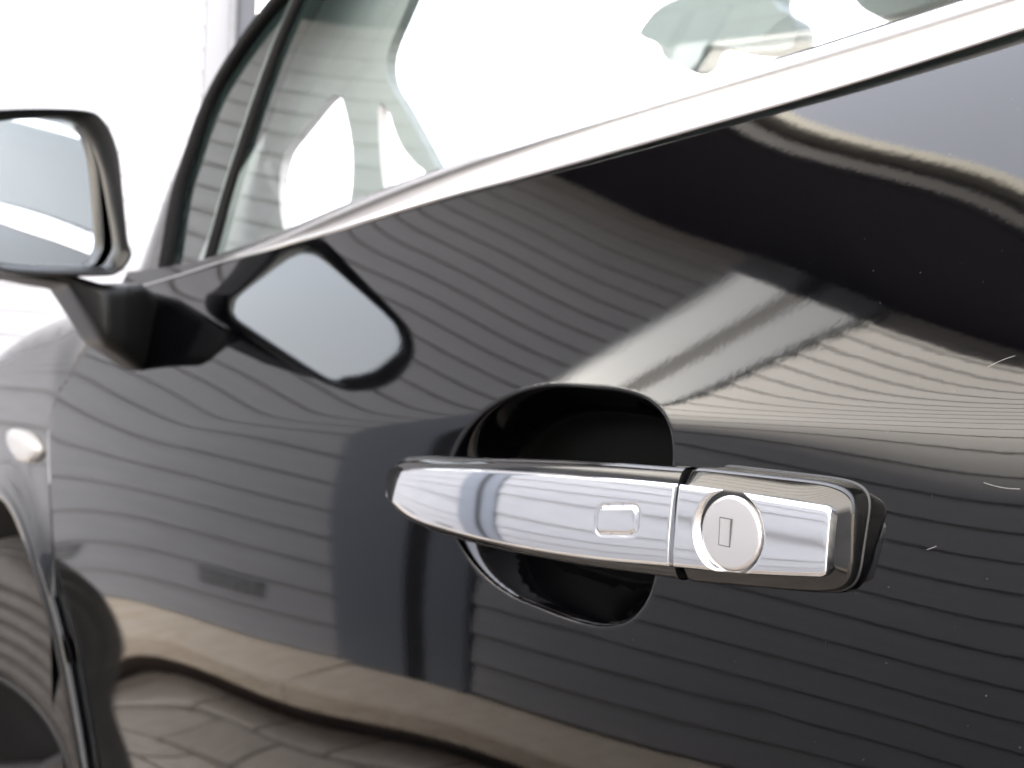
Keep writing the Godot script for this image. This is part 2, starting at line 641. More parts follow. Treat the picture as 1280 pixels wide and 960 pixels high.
func fender() -> void:
	# front wing: side, rounded shoulder and the start of the bonnet
	var cs = []
	for i in 70:
		cs.append(i / 69.0)
	var side = 30
	var arc = 16
	var f = func(i, j):
		var t: float = cs[i]
		var x0 = lerpf(-2.45, -1.03, t)
		var d = ARCH_R * ARCH_R - pow((x0 - ARCH.x) / ARCH_W, 2)
		var bottom = ARCH.y + sqrt(d) if d > 0 else -0.6
		bottom = maxf(bottom, -0.62)
		var top = crown_y(x0)
		var rise = 0.10
		var fy = lerpf(bottom, top - rise, minf(float(j) / side, 1.0))
		if fy < bottom:
			fy = bottom
		var limit = shut_x(fy) - 0.002
		var xx = minf(x0, limit)
		var zz = skin(xx, minf(fy, 0.0))
		if xx < -1.8:
			zz -= 0.35 * pow(-1.8 - xx, 2)
		var lip = exp(-pow((fy - bottom) / 0.03, 2)) * (0.010 if d > 0 else 0.0)
		zz += lip
		if j <= side:
			return Vector3(xx, fy, zz)
		var a = (float(j - side) / arc) * PI * 0.5
		var x2 = minf(x0, shut_x(lerpf(top - rise, top, sin(a))) - 0.002)
		return Vector3(x2, top - rise + rise * sin(a), zz - 0.12 * (1 - cos(a)))
	var fen = add("front_fender", sheet(70, side + arc + 1, f), M.paint)
	# rolled lip of the wheel arch
	var pts = []
	for k in 60:
		var a = lerpf(PI * 0.98, -0.10, k / 59.0)
		var p = ARCH + Vector2(cos(a) * ARCH_W, sin(a)) * ARCH_R
		pts.append(Vector3(p.x, p.y, skin(p.x, minf(p.y, 0)) + 0.004 - (0.35 * pow(maxf(0, -1.8 - p.x), 2))))
	add("wheel_arch_lip", closed_tube(pts, func(k): return Vector3(pts[k].x - ARCH.x, pts[k].y - ARCH.y, 0), func(_k): return 0.011, func(_k): return 0.008, 2.4, 14), M.paint, fen)
	add("wheel_arch_liner", sheet(40, 2, func(i, j):
		var a = lerpf(PI, -0.05, i / 39.0)
		var p = ARCH + Vector2(cos(a) * ARCH_W, sin(a)) * (ARCH_R + 0.005)
		return Vector3(p.x, p.y, skin(p.x, minf(p.y, 0)) - 0.004 - (0.35 * pow(maxf(0, -1.8 - p.x), 2)) - 0.42 * j)), M.matt_black, fen)
	# bonnet
	add("bonnet", sheet(40, 16, func(i, j):
		var xx = lerpf(-2.45, -1.03, i / 39.0)
		var t = j / 15.0
		var y0 = crown_y(xx)
		var zz = skin(xx, minf(y0 - 0.1, 0.0)) - (0.35 * pow(maxf(0, -1.8 - xx), 2)) - 0.12
		return Vector3(xx, y0 + 0.03 * sin(t * PI) - 0.0, lerpf(zz, -1.44, t))), M.paint)
	# clear side repeater beside the shut line
	var rp = []
	for q in [Vector2(-1.245, -0.112), Vector2(-1.30, -0.098), Vector2(-1.39, -0.098), Vector2(-1.42, -0.108), Vector2(-1.40, -0.124), Vector2(-1.33, -0.137), Vector2(-1.265, -0.131)]:
		rp.append(q)
	var c = closed_curve(rp, 28)
	var rr = []
	for k in 5:
		var s: float = [1.0, 1.0, 0.93, 0.75, 0.4][k]
		var h: float = [-0.004, 0.005, 0.009, 0.012, 0.013][k]
		var ring = []
		for q in c:
			var w: Vector2 = Vector2(-1.33, -0.115) + (q - Vector2(-1.33, -0.115)) * s
			ring.append(Vector3(w.x, w.y, skin(w.x, w.y) + h))
		rr.append(ring)
	add("side_repeater", rings(rr), M.lens, fen)


func frame_x(y: float) -> float:   # middle of the dark frame that closes the quarter window
	return table([[0.05, -0.990], [0.1105, -1.0192], [0.203, -1.0660], [0.2407, -1.0705], [0.3012, -1.0700], [0.3377, -1.0536], [0.3837, -1.0], [0.4082, -0.9522], [0.48, -0.79]], y)


func bar_x(y: float) -> float:   # middle of the bar between quarter and side window
	return table([[0.05, -0.885], [0.1187, -0.8995], [0.1844, -0.9130], [0.2374, -0.9165], [0.283, -0.9175], [0.3434, -0.9120], [0.3912, -0.8985], [0.48, -0.86]], y)


func pillar_x(y: float) -> float:   # front edge of the windscreen pillar
	return table([[0.03, -1.21], [0.18, -1.1925], [0.2248, -1.1800], [0.2795, -1.1465], [0.3227, -1.105], [0.3793, -1.054], [0.4156, -1.0007], [0.48, -0.89]], y)


func on_glass(f: Callable, y0: float, y1: float, n: int, lift: float) -> Array:
	var out = []
	for k in n:
		var y = lerpf(y0, y1, k / float(n - 1))
		var x: float = f.call(y)
		out.append(Vector3(x, y, glass_z(x, y) + lift))
	return out


func glasshouse() -> void:
	# belt moulding: a bright strip that rolls from the paint up to the glass
	var n = 150
	var bx = func(i): return lerpf(-1.06, 1.1, pow(i / float(n - 1), 1.4))
	var lift = [[0.0, -0.004], [0.0, 0.0004], [0.04, 0.0014], [0.2, 0.0021], [0.45, 0.0026], [0.7, 0.0023], [0.92, 0.0012], [1.0, 0.0], [1.0, -0.006]]
	var belt = add("belt_trim", sheet(n, lift.size(), func(i, j):
		var x: float = bx.call(i)
		var gap = clampf((x + 0.42) / 0.28, 0.0, 1.0) * 0.0034 + 0.0006
		var y0 = belt_low(x) + gap
		var lo = Vector3(x, y0, skin(x, belt_low(x)) - 0.3 * gap + 0.0008)
		var y1 = belt_top(x)
		var hi = Vector3(x, y1, glass_z(x, y1) + 0.004)
		var p = lo.lerp(hi, lift[j][0])
		var nrm = Vector3(0, -(hi.z - lo.z), hi.y - lo.y).normalized()
		return p + nrm * lift[j][1]), M.belt)
	add("belt_gap", sheet(n, 2, func(i, j):
		var x: float = bx.call(i)
		return Vector3(x, belt_low(x) - 0.001 + 0.008 * j, skin(x, belt_low(x)) - 0.0035)), M.rubber, belt)
	add("belt_seal", sheet(n, 2, func(i, j):
		var x: float = bx.call(i)
		var y = belt_top(x)
		return Vector3(x, y - 0.006 + 0.0075 * j, glass_z(x, y) + 0.0015 + 0.0005 * j)), M.rubber, belt)
	# panes
	add("side_window", sheet(40, 30, func(i, j):
		var y = lerpf(0.07, 0.48, j / 29.0)
		var x = lerpf(bar_x(y), 0.02, i / 39.0)
		return Vector3(x, y, glass_z(x, y))), M.glass)
	add("quarter_window", sheet(8, 30, func(i, j):
		var y = lerpf(0.06, 0.48, j / 29.0)
		var x = lerpf(frame_x(y), bar_x(y), i / 7.0)
		return Vector3(x, y, glass_z(x, y))), M.glass)
	add("rear_side_window", sheet(12, 12, func(i, j):
		var xx = lerpf(0.09, 1.1, i / 11.0)
		var y = lerpf(belt_top(xx) - 0.01, 0.45, j / 11.0)
		return Vector3(xx, y, glass_z(0.05, y) - 0.05 * xx)), M.glass)
	var path = on_glass(bar_x, 0.07, 0.48, 36, 0.003)
	add("window_divider", strip(path, 0.0105, 0.004), M.seal)
	path = on_glass(func(y): return bar_x(y) - 0.017, 0.075, 0.48, 36, 0.001)
	add("divider_seal", strip(path, 0.005, 0.002), M.interior)
	path = on_glass(frame_x, 0.05, 0.48, 40, 0.004)
	add("window_frame", strip(path, 0.0135, 0.006), M.seal)
	var rail = []
	for k in 60:
		var x = lerpf(-0.86, 1.1, k / 59.0)
		rail.append(Vector3(x, 0.487 - 0.06 * pow(clampf((-0.72 - x) / 0.14, 0.0, 1.0), 2), glass_z(clampf(x, -0.86, 0.05), 0.485) + 0.004))
	add("roof_rail", strip(rail, 0.022, 0.012, Vector3(0, 1, 0)), M.paint)
	# windscreen pillar, from the frame round to the screen
	add("windscreen_pillar", sheet(6, 40, func(i, j):
		var y = lerpf(0.03, 0.48, j / 39.0)
		var a = pillar_x(y)
		var b = frame_x(y) - 0.006
		var t: float = [0.0, 0.0, 0.2, 0.55, 0.9, 1.0][i]
		var x = lerpf(a, b, t)
		return Vector3(x - (0.02 if i == 0 else 0.0), y, glass_z(x, y) + [-0.10, -0.034, -0.014, -0.001, 0.004, 0.002][i])), M.paint)
	add("centre_pillar", sheet(4, 20, func(i, j):
		var y = lerpf(0.13, 0.48, j / 19.0)
		return Vector3([0.012, 0.016, 0.096, 0.10][i], y, glass_z(0.05, y) + [-0.004, 0.006, 0.006, -0.004][i])), M.trim_black)


func handle() -> void:
	var top = [[-0.42171, -0.05440], [-0.41714, -0.05330], [-0.40167, -0.04975], [-0.34651, -0.04290], [-0.29208, -0.03833], [-0.24119, -0.03480], [-0.20182, -0.03272], [-0.18198, -0.03241], [-0.16422, -0.03230], [-0.14490, -0.03241]]
	var bot = [[-0.42171, -0.06740], [-0.41538, -0.06885], [-0.38858, -0.07271], [-0.34381, -0.07229], [-0.28959, -0.06949], [-0.23911, -0.06513], [-0.20088, -0.06035], [-0.17149, -0.05692], [-0.14490, -0.05277]]
	var btop = [[-0.42483, -0.05280], [-0.41963, -0.04850], [-0.41392, -0.04570], [-0.39066, -0.04165], [-0.35440, -0.03854], [-0.29821, -0.03365], [-0.24160, -0.02929], [-0.20234, -0.02721]]
	var bbot = [[-0.42483, -0.06850], [-0.41963, -0.07190], [-0.40821, -0.07499], [-0.37913, -0.07686], [-0.35087, -0.07666], [-0.29509, -0.07354], [-0.24347, -0.06959], [-0.20359, -0.06565]]
	# grip: a bowed bar of rounded section in body colour
	var nu = 120
	var seg = 44
	var xs = []
	for i in nu:
		xs.append(lerpf(-0.42483, -0.20145, pow(i / float(nu - 1), 1.25)))
	var g = sheet(nu, seg + 1, func(i, j):
		var x: float = xs[i]
		var a = TAU * j / seg
		var yt = table(btop, x)
		var yb = table(bbot, x)
		var e = clampf((x + 0.42483) / 0.012, 0.0, 1.0)
		var hz = 0.0072 * sqrt(1.0 - pow(1.0 - e, 2))
		var ca = signf(cos(a)) * pow(absf(cos(a)), 0.62)
		var sa = signf(sin(a)) * pow(absf(sin(a)), 0.62)
		return Vector3(x, (yt + yb) * 0.5 + (yt - yb) * 0.5 * ca, grip_z(x) - 0.0090 + hz * sa), true)
	var grip = add("door_handle", g, M.trim_black)
	# end of the grip towards the seam
	var ring = []
	for k in 3:
		var r = []
		for j in seg:
			var a = TAU * j / seg
			var ca = signf(cos(a)) * pow(absf(cos(a)), 0.62)
			var sa = signf(sin(a)) * pow(absf(sin(a)), 0.62)
			var s: float = [1.0, 0.94, 0.85][k]
			r.append(Vector3(-0.20145 + [0.0, 0.0002, 0.0003][k], -0.04643 + 0.0185 * ca * s, grip_z(-0.20145) - 0.0090 + 0.0072 * sa * s))
		ring.append(r)
	add("grip_end", rings(ring, true), M.trim_black, grip)
	# arm that carries the grip into the door at its front end
	add("grip_arm", closed_tube([Vector3(-0.40717, -0.05921, -0.010), Vector3(-0.41340, -0.05817, -0.018), Vector3(-0.41963, -0.05713, -0.03532)], func(_k): return Vector3(0, 1, 0), func(_k): return 0.0105, func(_k): return 0.008, 3.0, 20), M.trim_black, grip)
	# bright face of the grip with the unlock button let in
	var bc = Vector2(-0.22727, -0.04861)
	var nv = 58
	var nut = 380
	add("handle_trim", sheet(nut, nv, func(i, j):
		var x = lerpf(-0.42060, -0.20135, i / float(nut - 1))
		var yt = table(top, x)
		var yb = table(bot, x)
		var v = clampf((j - 2) / float(nv - 5), 0.0, 1.0)
		var y = lerpf(yb, yt, v)
		var m = 2 * v - 1
		var z = grip_z(x) - 0.0009 * m * m * absf(m) - 0.055 * (y - (yt + yb) * 0.5)
		var edge = minf(minf(y - yb, yt - y), minf(x + 0.42060, -0.20135 - x))
		z -= 0.0006 * pow(clampf(1.0 - edge / 0.0012, 0.0, 1.0), 2)
		if j < 2:
			z -= 0.0012 * (2 - j)
		if j > nv - 3:
			z -= 0.0012 * (j - nv + 3)
		if i == 0 or i == nut - 1:
			z -= 0.002
		var b = rounded(Vector2(x, y), bc, Vector2(0.0102, 0.0049), 0.0030, 0.155)
		z -= 0.0005 * exp(-pow((b - 0.0003) / 0.00045, 2))
		if b < 0:
			z += 0.0002
		return Vector3(x, y, z)), M.chrome, grip)
	add("unlock_button", sheet(60, 34, func(i, j):
		var x = bc.x + lerpf(-0.0108, 0.0108, i / 59.0)
		var y = bc.y + lerpf(-0.0063, 0.0063, j / 33.0) + (x - bc.x) * 0.155
		var b = rounded(Vector2(x, y), bc, Vector2(0.0102, 0.0049), 0.0030, 0.155)
		return Vector3(x, y, grip_z(x) - 0.055 * (y - bc.y) + 0.00055 - 0.0016 * pow(clampf((b + 0.0012) / 0.0012, 0.0, 1.4), 2)), false, func(i, j):
		var x = bc.x + lerpf(-0.0108, 0.0108, i / 59.0)
		var y = bc.y + lerpf(-0.0063, 0.0063, j / 33.0) + (x - bc.x) * 0.155
		return rounded(Vector2(x, y), bc, Vector2(0.0102, 0.0049), 0.0030, 0.155) < 0.0001), M.chrome, grip)
	# fixed end cap with the lock
	var cap = cap_block(0.0, 0.0)
	add("lock_cap", cap, M.trim_black, grip)
	add("cap_gasket", cap_block(0.0005, 1.0), M.rubber, grip)
	var kc = Vector2(-0.17783, -0.04518)
	nut = 124
	nv = 66
	add("lock_cap_trim", sheet(nut, nv, func(i, j):
		var x = lerpf(-0.20060, -0.14365, i / float(nut - 1))
		var e = clampf((-0.14365 - x) / 0.0030, 0.0, 1.0)
		var rnd = 0.0030 * (1.0 - sqrt(1.0 - pow(1.0 - e, 2)))
		var yt = table(top, minf(x, -0.14500)) - rnd + 0.0001
		var yb = table(bot, minf(x, -0.14500)) + rnd
		var v = clampf((j - 2) / float(nv - 5), 0.0, 1.0)
		var y = lerpf(yb, yt, v)
		var z = grip_z(x) - 0.0005 * pow(2 * v - 1, 4) - 0.055 * (y - (yt + yb) * 0.5)
		var edge = minf(minf(y - yb, yt - y), minf(x + 0.20057, -0.14365 - x))
		z -= 0.0009 * pow(clampf(1.0 - edge / 0.0016, 0.0, 1.0), 2)
		if j < 2:
			z -= 0.0012 * (2 - j)
		if j > nv - 3:
			z -= 0.0012 * (j - nv + 3)
		if i == 0 or i == nut - 1:
			z -= 0.002
		var r = Vector2(x, y).distance_to(kc - Vector2(0.0008, 0))
		var s = clampf((0.0139 - r) / 0.0020, 0.0, 1.0)
		z -= 0.0022 * s * s * (3 - 2 * s)
		return Vector3(x, y, z)), M.chrome, grip)
	var lock = lathe([Vector2(0.0115, -0.006), Vector2(0.0118, -0.0014), Vector2(0.0116, -0.0006), Vector2(0.0111, -0.0001), Vector2(0.0104, 0.0), Vector2(0.004, 0.0001), Vector2(0.0001, 0.0001)], 72)
	var cyl = put("lock_cylinder", lock, M.satin, grip, Vector3(kc.x, kc.y, grip_z(kc.x) - 0.0003))
	cyl.rotation = Vector3(-0.05194, -0.02, 0)
	var st = begin()
	box(st, Vector3(-0.18167, -0.04965, grip_z(kc.x) - 0.001), Vector3(-0.17710, -0.04072, grip_z(kc.x) + 0.0001))
	add("keyhole", st.commit(), M.interior_dark, grip)
	st = begin()
	box(st, Vector3(-0.18120, -0.04934, grip_z(kc.x) - 0.001), Vector3(-0.17736, -0.04103, grip_z(kc.x) + 0.0003))
	add("keyhole_shutter", st.commit(), M.satin_light, grip)


func rounded(p: Vector2, c: Vector2, h: Vector2, r: float, slope: float) -> float:
	# signed distance to a rounded rectangle whose sides run along the grip
	var q = Vector2(absf(p.x - c.x), absf(p.y - c.y - slope * (p.x - c.x))) - h + Vector2(r, r)
	return Vector2(maxf(q.x, 0), maxf(q.y, 0)).length() + minf(maxf(q.x, q.y), 0.0) - r


func cap_block(grow: float, foot: float) -> ArrayMesh:
	# rounded block with a broad chamfer round its face; with FOOT only its seal on the door
	var list = []
	var below = [0.05, 0.0066, 0.0052, 0.0043, 0.0017, 0.0011, 0.0008]
	var inset = [0.0, 0.0, 0.0003, 0.0012, 0.0050, 0.0060, 0.0075]
	if foot > 0:
		below = [0.05, 0.0, -0.0005, -0.0007]
		inset = [0.0, 0.0, 0.0004, 0.0016]
	for k in below.size():
		var r = []
		for j in 96:
			var a = TAU * j / 96.0
			var ca = signf(cos(a)) * pow(absf(cos(a)), 0.36 if cos(a) > 0 else 0.10)
			var sa = signf(sin(a)) * pow(absf(sin(a)), 0.36)
			var hx: float = 0.0306 + grow - inset[k] * (0.12 if ca < 0 else 1.0)
			var x = -0.17024 + hx * ca
			var t = clampf((x + 0.20047) / 0.06045, 0.0, 1.0)
			var yt = lerpf(-0.02680, -0.02555, t) + grow - inset[k]
			var yb = lerpf(-0.06565, -0.05775, t) - grow + inset[k]
			var y = (yt + yb) * 0.5 + (yt - yb) * 0.5 * sa
			var face = grip_z(x) - 0.0012
			var z = maxf(skin(x, y) - 0.003, face - below[k])
			if foot > 0:
				z = skin(x, y) - below[k] if k > 0 else skin(x, y) - 0.003
			r.append(Vector3(x, y, z))
		list.append(r)
	return rings(list, true)


func wing_mirror() -> void:
	var outer = [Vector2(0.0049, 0.0996), Vector2(0.0091, 0.1141), Vector2(0.0148, 0.155), Vector2(0.0207, 0.1941), Vector2(0.0342, 0.2209), Vector2(0.0547, 0.2260), Vector2(0.1176, 0.2122), Vector2(0.136, 0.198), Vector2(0.146, 0.172), Vector2(0.147, 0.130), Vector2(0.137, 0.095), Vector2(0.1126, 0.0735), Vector2(0.0355, 0.0776), Vector2(0.0149, 0.0835)]
	var inner = [Vector2(0.0203, 0.0985), Vector2(0.0175, 0.113), Vector2(0.0245, 0.150), Vector2(0.0328, 0.1845), Vector2(0.0439, 0.2079), Vector2(0.0610, 0.2174), Vector2(0.1130, 0.2045), Vector2(0.129, 0.190), Vector2(0.136, 0.168), Vector2(0.136, 0.130), Vector2(0.127, 0.101), Vector2(0.1129, 0.0825), Vector2(0.0427, 0.0863), Vector2(0.0270, 0.0895)]
	var n = 96
	var o = closed_curve(outer, n)
	var q = closed_curve(inner, n)
	var c = Vector2(0.077, 0.150)
	var list = []
	# from the glass edge over the rim, along the shell to its rounded front
	for k in 4:
		var r = []
		for j in n:
			var p: Vector2 = q[j].lerp(o[j], [0.0, 0.05, 0.75, 0.95][k])
			r.append(Vector3(-0.885 + [-0.022, -0.006, 0.003, 0.001][k], p.y, p.x))
		list.append(r)
	for k in 9:
		var a = k / 8.0 * PI * 0.5
		var s = 1.0 if k == 0 else pow(cos(a * 0.93), 0.55)
		var r = []
		for j in n:
			var p: Vector2 = c + (o[j] - c) * s
			r.append(Vector3(-0.888 - 0.085 * sin(a), p.y, p.x))
		list.append(r)
	var shell_ = add("wing_mirror", rings(list, false), M.housing)
	# the glass, turned a little towards the driver and slightly domed
	var gl = []
	for k in 10:
		var s = 1.03 - 1.0 * k / 9.0
		var r = []
		for j in n:
			var p: Vector2 = c + (q[j] - c) * s
			var dz = p.x - c.x
			r.append(Vector3(-0.902 + dz * 0.19 + (p.y - c.y) * 0.07 - 0.10 * (dz * dz + pow(p.y - c.y, 2)), p.y, p.x))
		gl.append(r)
	add("mirror_glass", rings(gl, true, true), M.mirror, shell_)
	# foot on the door
	var f = [[-0.055, 0.068, -0.0130, -0.975], [-0.030, 0.072, -0.0125, -0.965], [-0.014, 0.079, -0.0080, -0.950], [0.006, 0.076, 0.0040, -0.935], [0.0264, 0.073, 0.0157, -0.930], [0.0430, 0.078, 0.0480, -0.945], [0.0546, 0.082, 0.0690, -0.952], [0.085, 0.084, 0.0715, -0.955], [0.118, 0.086, 0.0755, -0.955]]
	add("mirror_foot", sheet(36, 41, func(k, j):
		var t: float = k / 35.0 * (f.size() - 1)
		var i = mini(int(t), f.size() - 2)
		var s = t - i
		var g = []
		for e in 4:
			g.append(lerpf(f[i][e], f[i + 1][e], s))
		var a = TAU * j / 40.0
		var ca = signf(cos(a)) * pow(absf(cos(a)), 0.45)
		var sa = signf(sin(a)) * pow(absf(sin(a)), 0.45)
		return Vector3(g[3] + 0.045 * ca, (g[1] + g[2]) * 0.5 + (g[1] - g[2]) * 0.5 * sa, g[0]), true), M.plastic, shell_)


func wheel(called: String, at: Vector3, steer: float) -> void:
	var w = 0.205
	var prof = [Vector2(0.172, -0.09), Vector2(0.235, -0.100), Vector2(0.275, -0.106), Vector2(0.312, -0.100), Vector2(0.326, -0.088)]
	for k in 5:   # tread with its grooves
		var z = -0.080 + 0.040 * k
		if k > 0:
			prof.append_array([Vector2(0.3305, z - 0.024), Vector2(0.3225, z - 0.0235), Vector2(0.3225, z - 0.0175), Vector2(0.3305, z - 0.017)])
	prof.append_array([Vector2(0.326, 0.088), Vector2(0.316, 0.097)])
	for k in 6:   # raised rings on the sidewall
		var r0 = 0.306 - 0.021 * k
		var z0 = 0.1015 + 0.004 * sin(k * 0.6)
		prof.append_array([Vector2(r0 + 0.003, z0), Vector2(r0, z0 + 0.003), Vector2(r0 - 0.006, z0 + 0.003), Vector2(r0 - 0.009, z0 - 0.0015), Vector2(r0 - 0.015, z0 - 0.0015)])
	prof.append_array([Vector2(0.182, 0.094), Vector2(0.176, 0.080), Vector2(0.172, 0.06)])
	var holder = add(called, lathe(prof, 90), M.tyre)
	holder.position = OFF + at
	holder.rotation.y = steer
	var rim = put("rim", lathe([Vector2(0.17, -0.09), Vector2(0.172, 0.06), Vector2(0.178, 0.090), Vector2(0.181, 0.095), Vector2(0.176, 0.098), Vector2(0.170, 0.093), Vector2(0.163, 0.070), Vector2(0.15, 0.02), Vector2(0.05, 0.01), Vector2(0.001, 0.01)], 72), M.rim, holder)
	for k in 5:
		var a = TAU * k / 5.0 + 0.3
		var d = Vector3(cos(a), sin(a), 0)
		var sp = closed_tube([d * 0.03 + Vector3(0, 0, 0.068), d * 0.09 + Vector3(0, 0, 0.078), d * 0.13 + Vector3(0, 0, 0.086), d * 0.172 + Vector3(0, 0, 0.088)], func(_k): return Vector3(-d.y, d.x, 0), func(i): return [0.03, 0.026, 0.024, 0.034][i], func(_i): return 0.012, 3.0, 16)
		put("spoke", sp, M.rim, holder)
	put("hub_cap", lathe([Vector2(0.034, 0.06), Vector2(0.034, 0.088), Vector2(0.030, 0.092), Vector2(0.001, 0.094)], 36), M.rim, holder)


func shell() -> void:
	# roof, far side, screen and cabin: seen through the side window and in the wing mirror
	var roof = add("roof", sheet(30, 20, func(i, j):
		var x = lerpf(-0.60, 1.1, i / 29.0)
		var t = j / 19.0
		var e = sin(t * PI)
		var h = 0.48 + 0.06 * pow(e, 0.5) + 0.02 * sin(clampf((x + 0.6) / 1.6, 0, 1) * PI)
		return Vector3(x, h, lerpf(glass_z(clampf(x, -0.6, 0.0), 0.48), -1.24, t))), M.paint)
	add("head_lining", sheet(12, 8, func(i, j):
		var x = lerpf(-0.5, 1.0, i / 11.0)
		var t = j / 7.0
		return Vector3(x, 0.465 + 0.06 * sin(t * PI), lerpf(-0.20, -1.22, t)), true), M.interior, roof)
	var st = begin()
	box(st, Vector3(-1.15, -0.5, -1.52), Vector3(1.1, 0.11, -1.44), 0.02)
	add("far_side", st.commit(), M.interior_dark)
	st = begin()
	box(st, Vector3(-1.0, -0.45, -1.43), Vector3(1.0, -0.40, -0.12))
	add("cabin_floor", st.commit(), M.interior_dark)
	var dash = add("dashboard", sheet(14, 12, func(i, j):
		var z = lerpf(-1.42, -0.13, i / 13.0)
		var t = j / 11.0
		return Vector3(-1.32 + 0.62 * t, 0.055 - 0.02 * t - 0.35 * pow(maxf(0, t - 0.7) / 0.3, 2), z)), M.interior_dark)
	add("windscreen", sheet(16, 12, func(i, j):
		var t = j / 11.0
		var z = lerpf(-1.36, -0.15 - 0.06 * t, i / 15.0)
		var bow = 0.10 * sin(PI * i / 15.0)
		return Vector3(lerpf(-1.30 - bow, -0.60 - bow * 0.6, t), lerpf(0.07, 0.50, t), z)), M.glass)
	var door_inner = begin()
	box(door_inner, Vector3(-0.98, -0.45, -0.175), Vector3(-0.04, 0.09, -0.14), 0.01)
	add("door_lining", door_inner.commit(), M.interior_dark)
	# lining of the near windscreen pillar, with light showing through two openings
	for zc in [-0.50, -1.10]:
		var prof = [[-0.34, 0.26, 0.07], [-0.20, 0.27, 0.085], [0.0, 0.265, 0.08], [0.18, 0.24, 0.07], [0.30, 0.20, 0.055], [0.335, 0.15, 0.035], [0.34, 0.05, 0.01]]
		var rl = []
		for q in prof:
			var r = []
			for k in 40:
				var a = TAU * k / 40.0
				r.append(Vector3(-0.12 + 0.35 * (q[0] + 0.34) + q[2] * signf(cos(a)) * pow(absf(cos(a)), 0.6), q[0], zc + q[1] * signf(sin(a)) * pow(absf(sin(a)), 0.6)))
			rl.append(r)
		var seat = add("seat_back", rings(rl, true), M.fabric)
		var hl = []
		for q in [[0.36, 0.06, 0.02], [0.375, 0.12, 0.05], [0.42, 0.14, 0.06], [0.455, 0.13, 0.05], [0.468, 0.08, 0.02]]:
			var r = []
			for k in 32:
				var a = TAU * k / 32.0
				r.append(Vector3(0.12 + q[2] * cos(a), q[0], zc + q[1] * signf(sin(a)) * pow(absf(sin(a)), 0.7)))
			hl.append(r)
		add("head_rest", rings(hl, true), M.fabric, seat)
	pillar_lining()
	rear_view()


func outline(p: Array) -> PackedVector2Array:
	# a softly rounded outline through the given points
	var pts = []
	for k in p.size():
		var a = Vector2(p[k][0], p[k][1])
		var b = Vector2(p[(k + 1) % p.size()][0], p[(k + 1) % p.size()][1])
		pts.append(a.lerp(b, 0.25))
		pts.append(a.lerp(b, 0.75))
	return PackedVector2Array(closed_curve(pts, pts.size() * 3))


func pillar_lining() -> void:
	var root = CSGPolygon3D.new()
	root.name = "pillar_lining"
	root.polygon = outline([[-1.408, 0.157], [-1.352, 0.345], [-1.055, 0.497], [-0.754, 0.397], [-0.785, 0.375], [-0.834, 0.319], [-0.769, 0.251], [-0.716, 0.193], [-0.694, 0.17], [-0.69, 0.12], [-1.40, 0.12]])
	root.depth = 0.012
	root.material = M.interior
	root.position = OFF + Vector3(0, 0, -0.222)
	for hole in [[[-1.096, 0.261], [-1.006, 0.299], [-0.934, 0.321], [-0.905, 0.279], [-0.888, 0.232], [-0.891, 0.188], [-0.908, 0.146], [-1.061, 0.150]], [[-0.842, 0.281], [-0.82, 0.278], [-0.794, 0.236], [-0.765, 0.211], [-0.73, 0.189], [-0.809, 0.160]]]:
		var c = CSGPolygon3D.new()
		c.name = "opening"
		c.polygon = outline(hole)
		c.depth = 0.05
		c.position.z = 0.02
		c.operation = CSGShape3D.OPERATION_SUBTRACTION
		root.add_child(c, true)
	car.add_child(root, true)


func rear_view() -> void:
	var m = add("rear_view_mirror", prism(outline([[-0.96, 0.53], [-0.949, 0.515], [-0.921, 0.503], [-0.902, 0.471], [-0.871, 0.45], [-0.854, 0.446], [-0.836, 0.451], [-0.829, 0.471], [-0.815, 0.471], [-0.76, 0.447], [-0.691, 0.429], [-0.68, 0.438], [-0.68, 0.455], [-0.688, 0.474], [-0.717, 0.493], [-0.722, 0.534], [-0.903, 0.56]]), -0.76, -0.72), M.interior)
	add("sun_visor", prism(outline([[-0.609, 0.497], [-0.594, 0.456], [-0.567, 0.433], [-0.538, 0.428], [-0.443, 0.434], [-0.40, 0.497]]), -0.78, -0.71), M.interior)


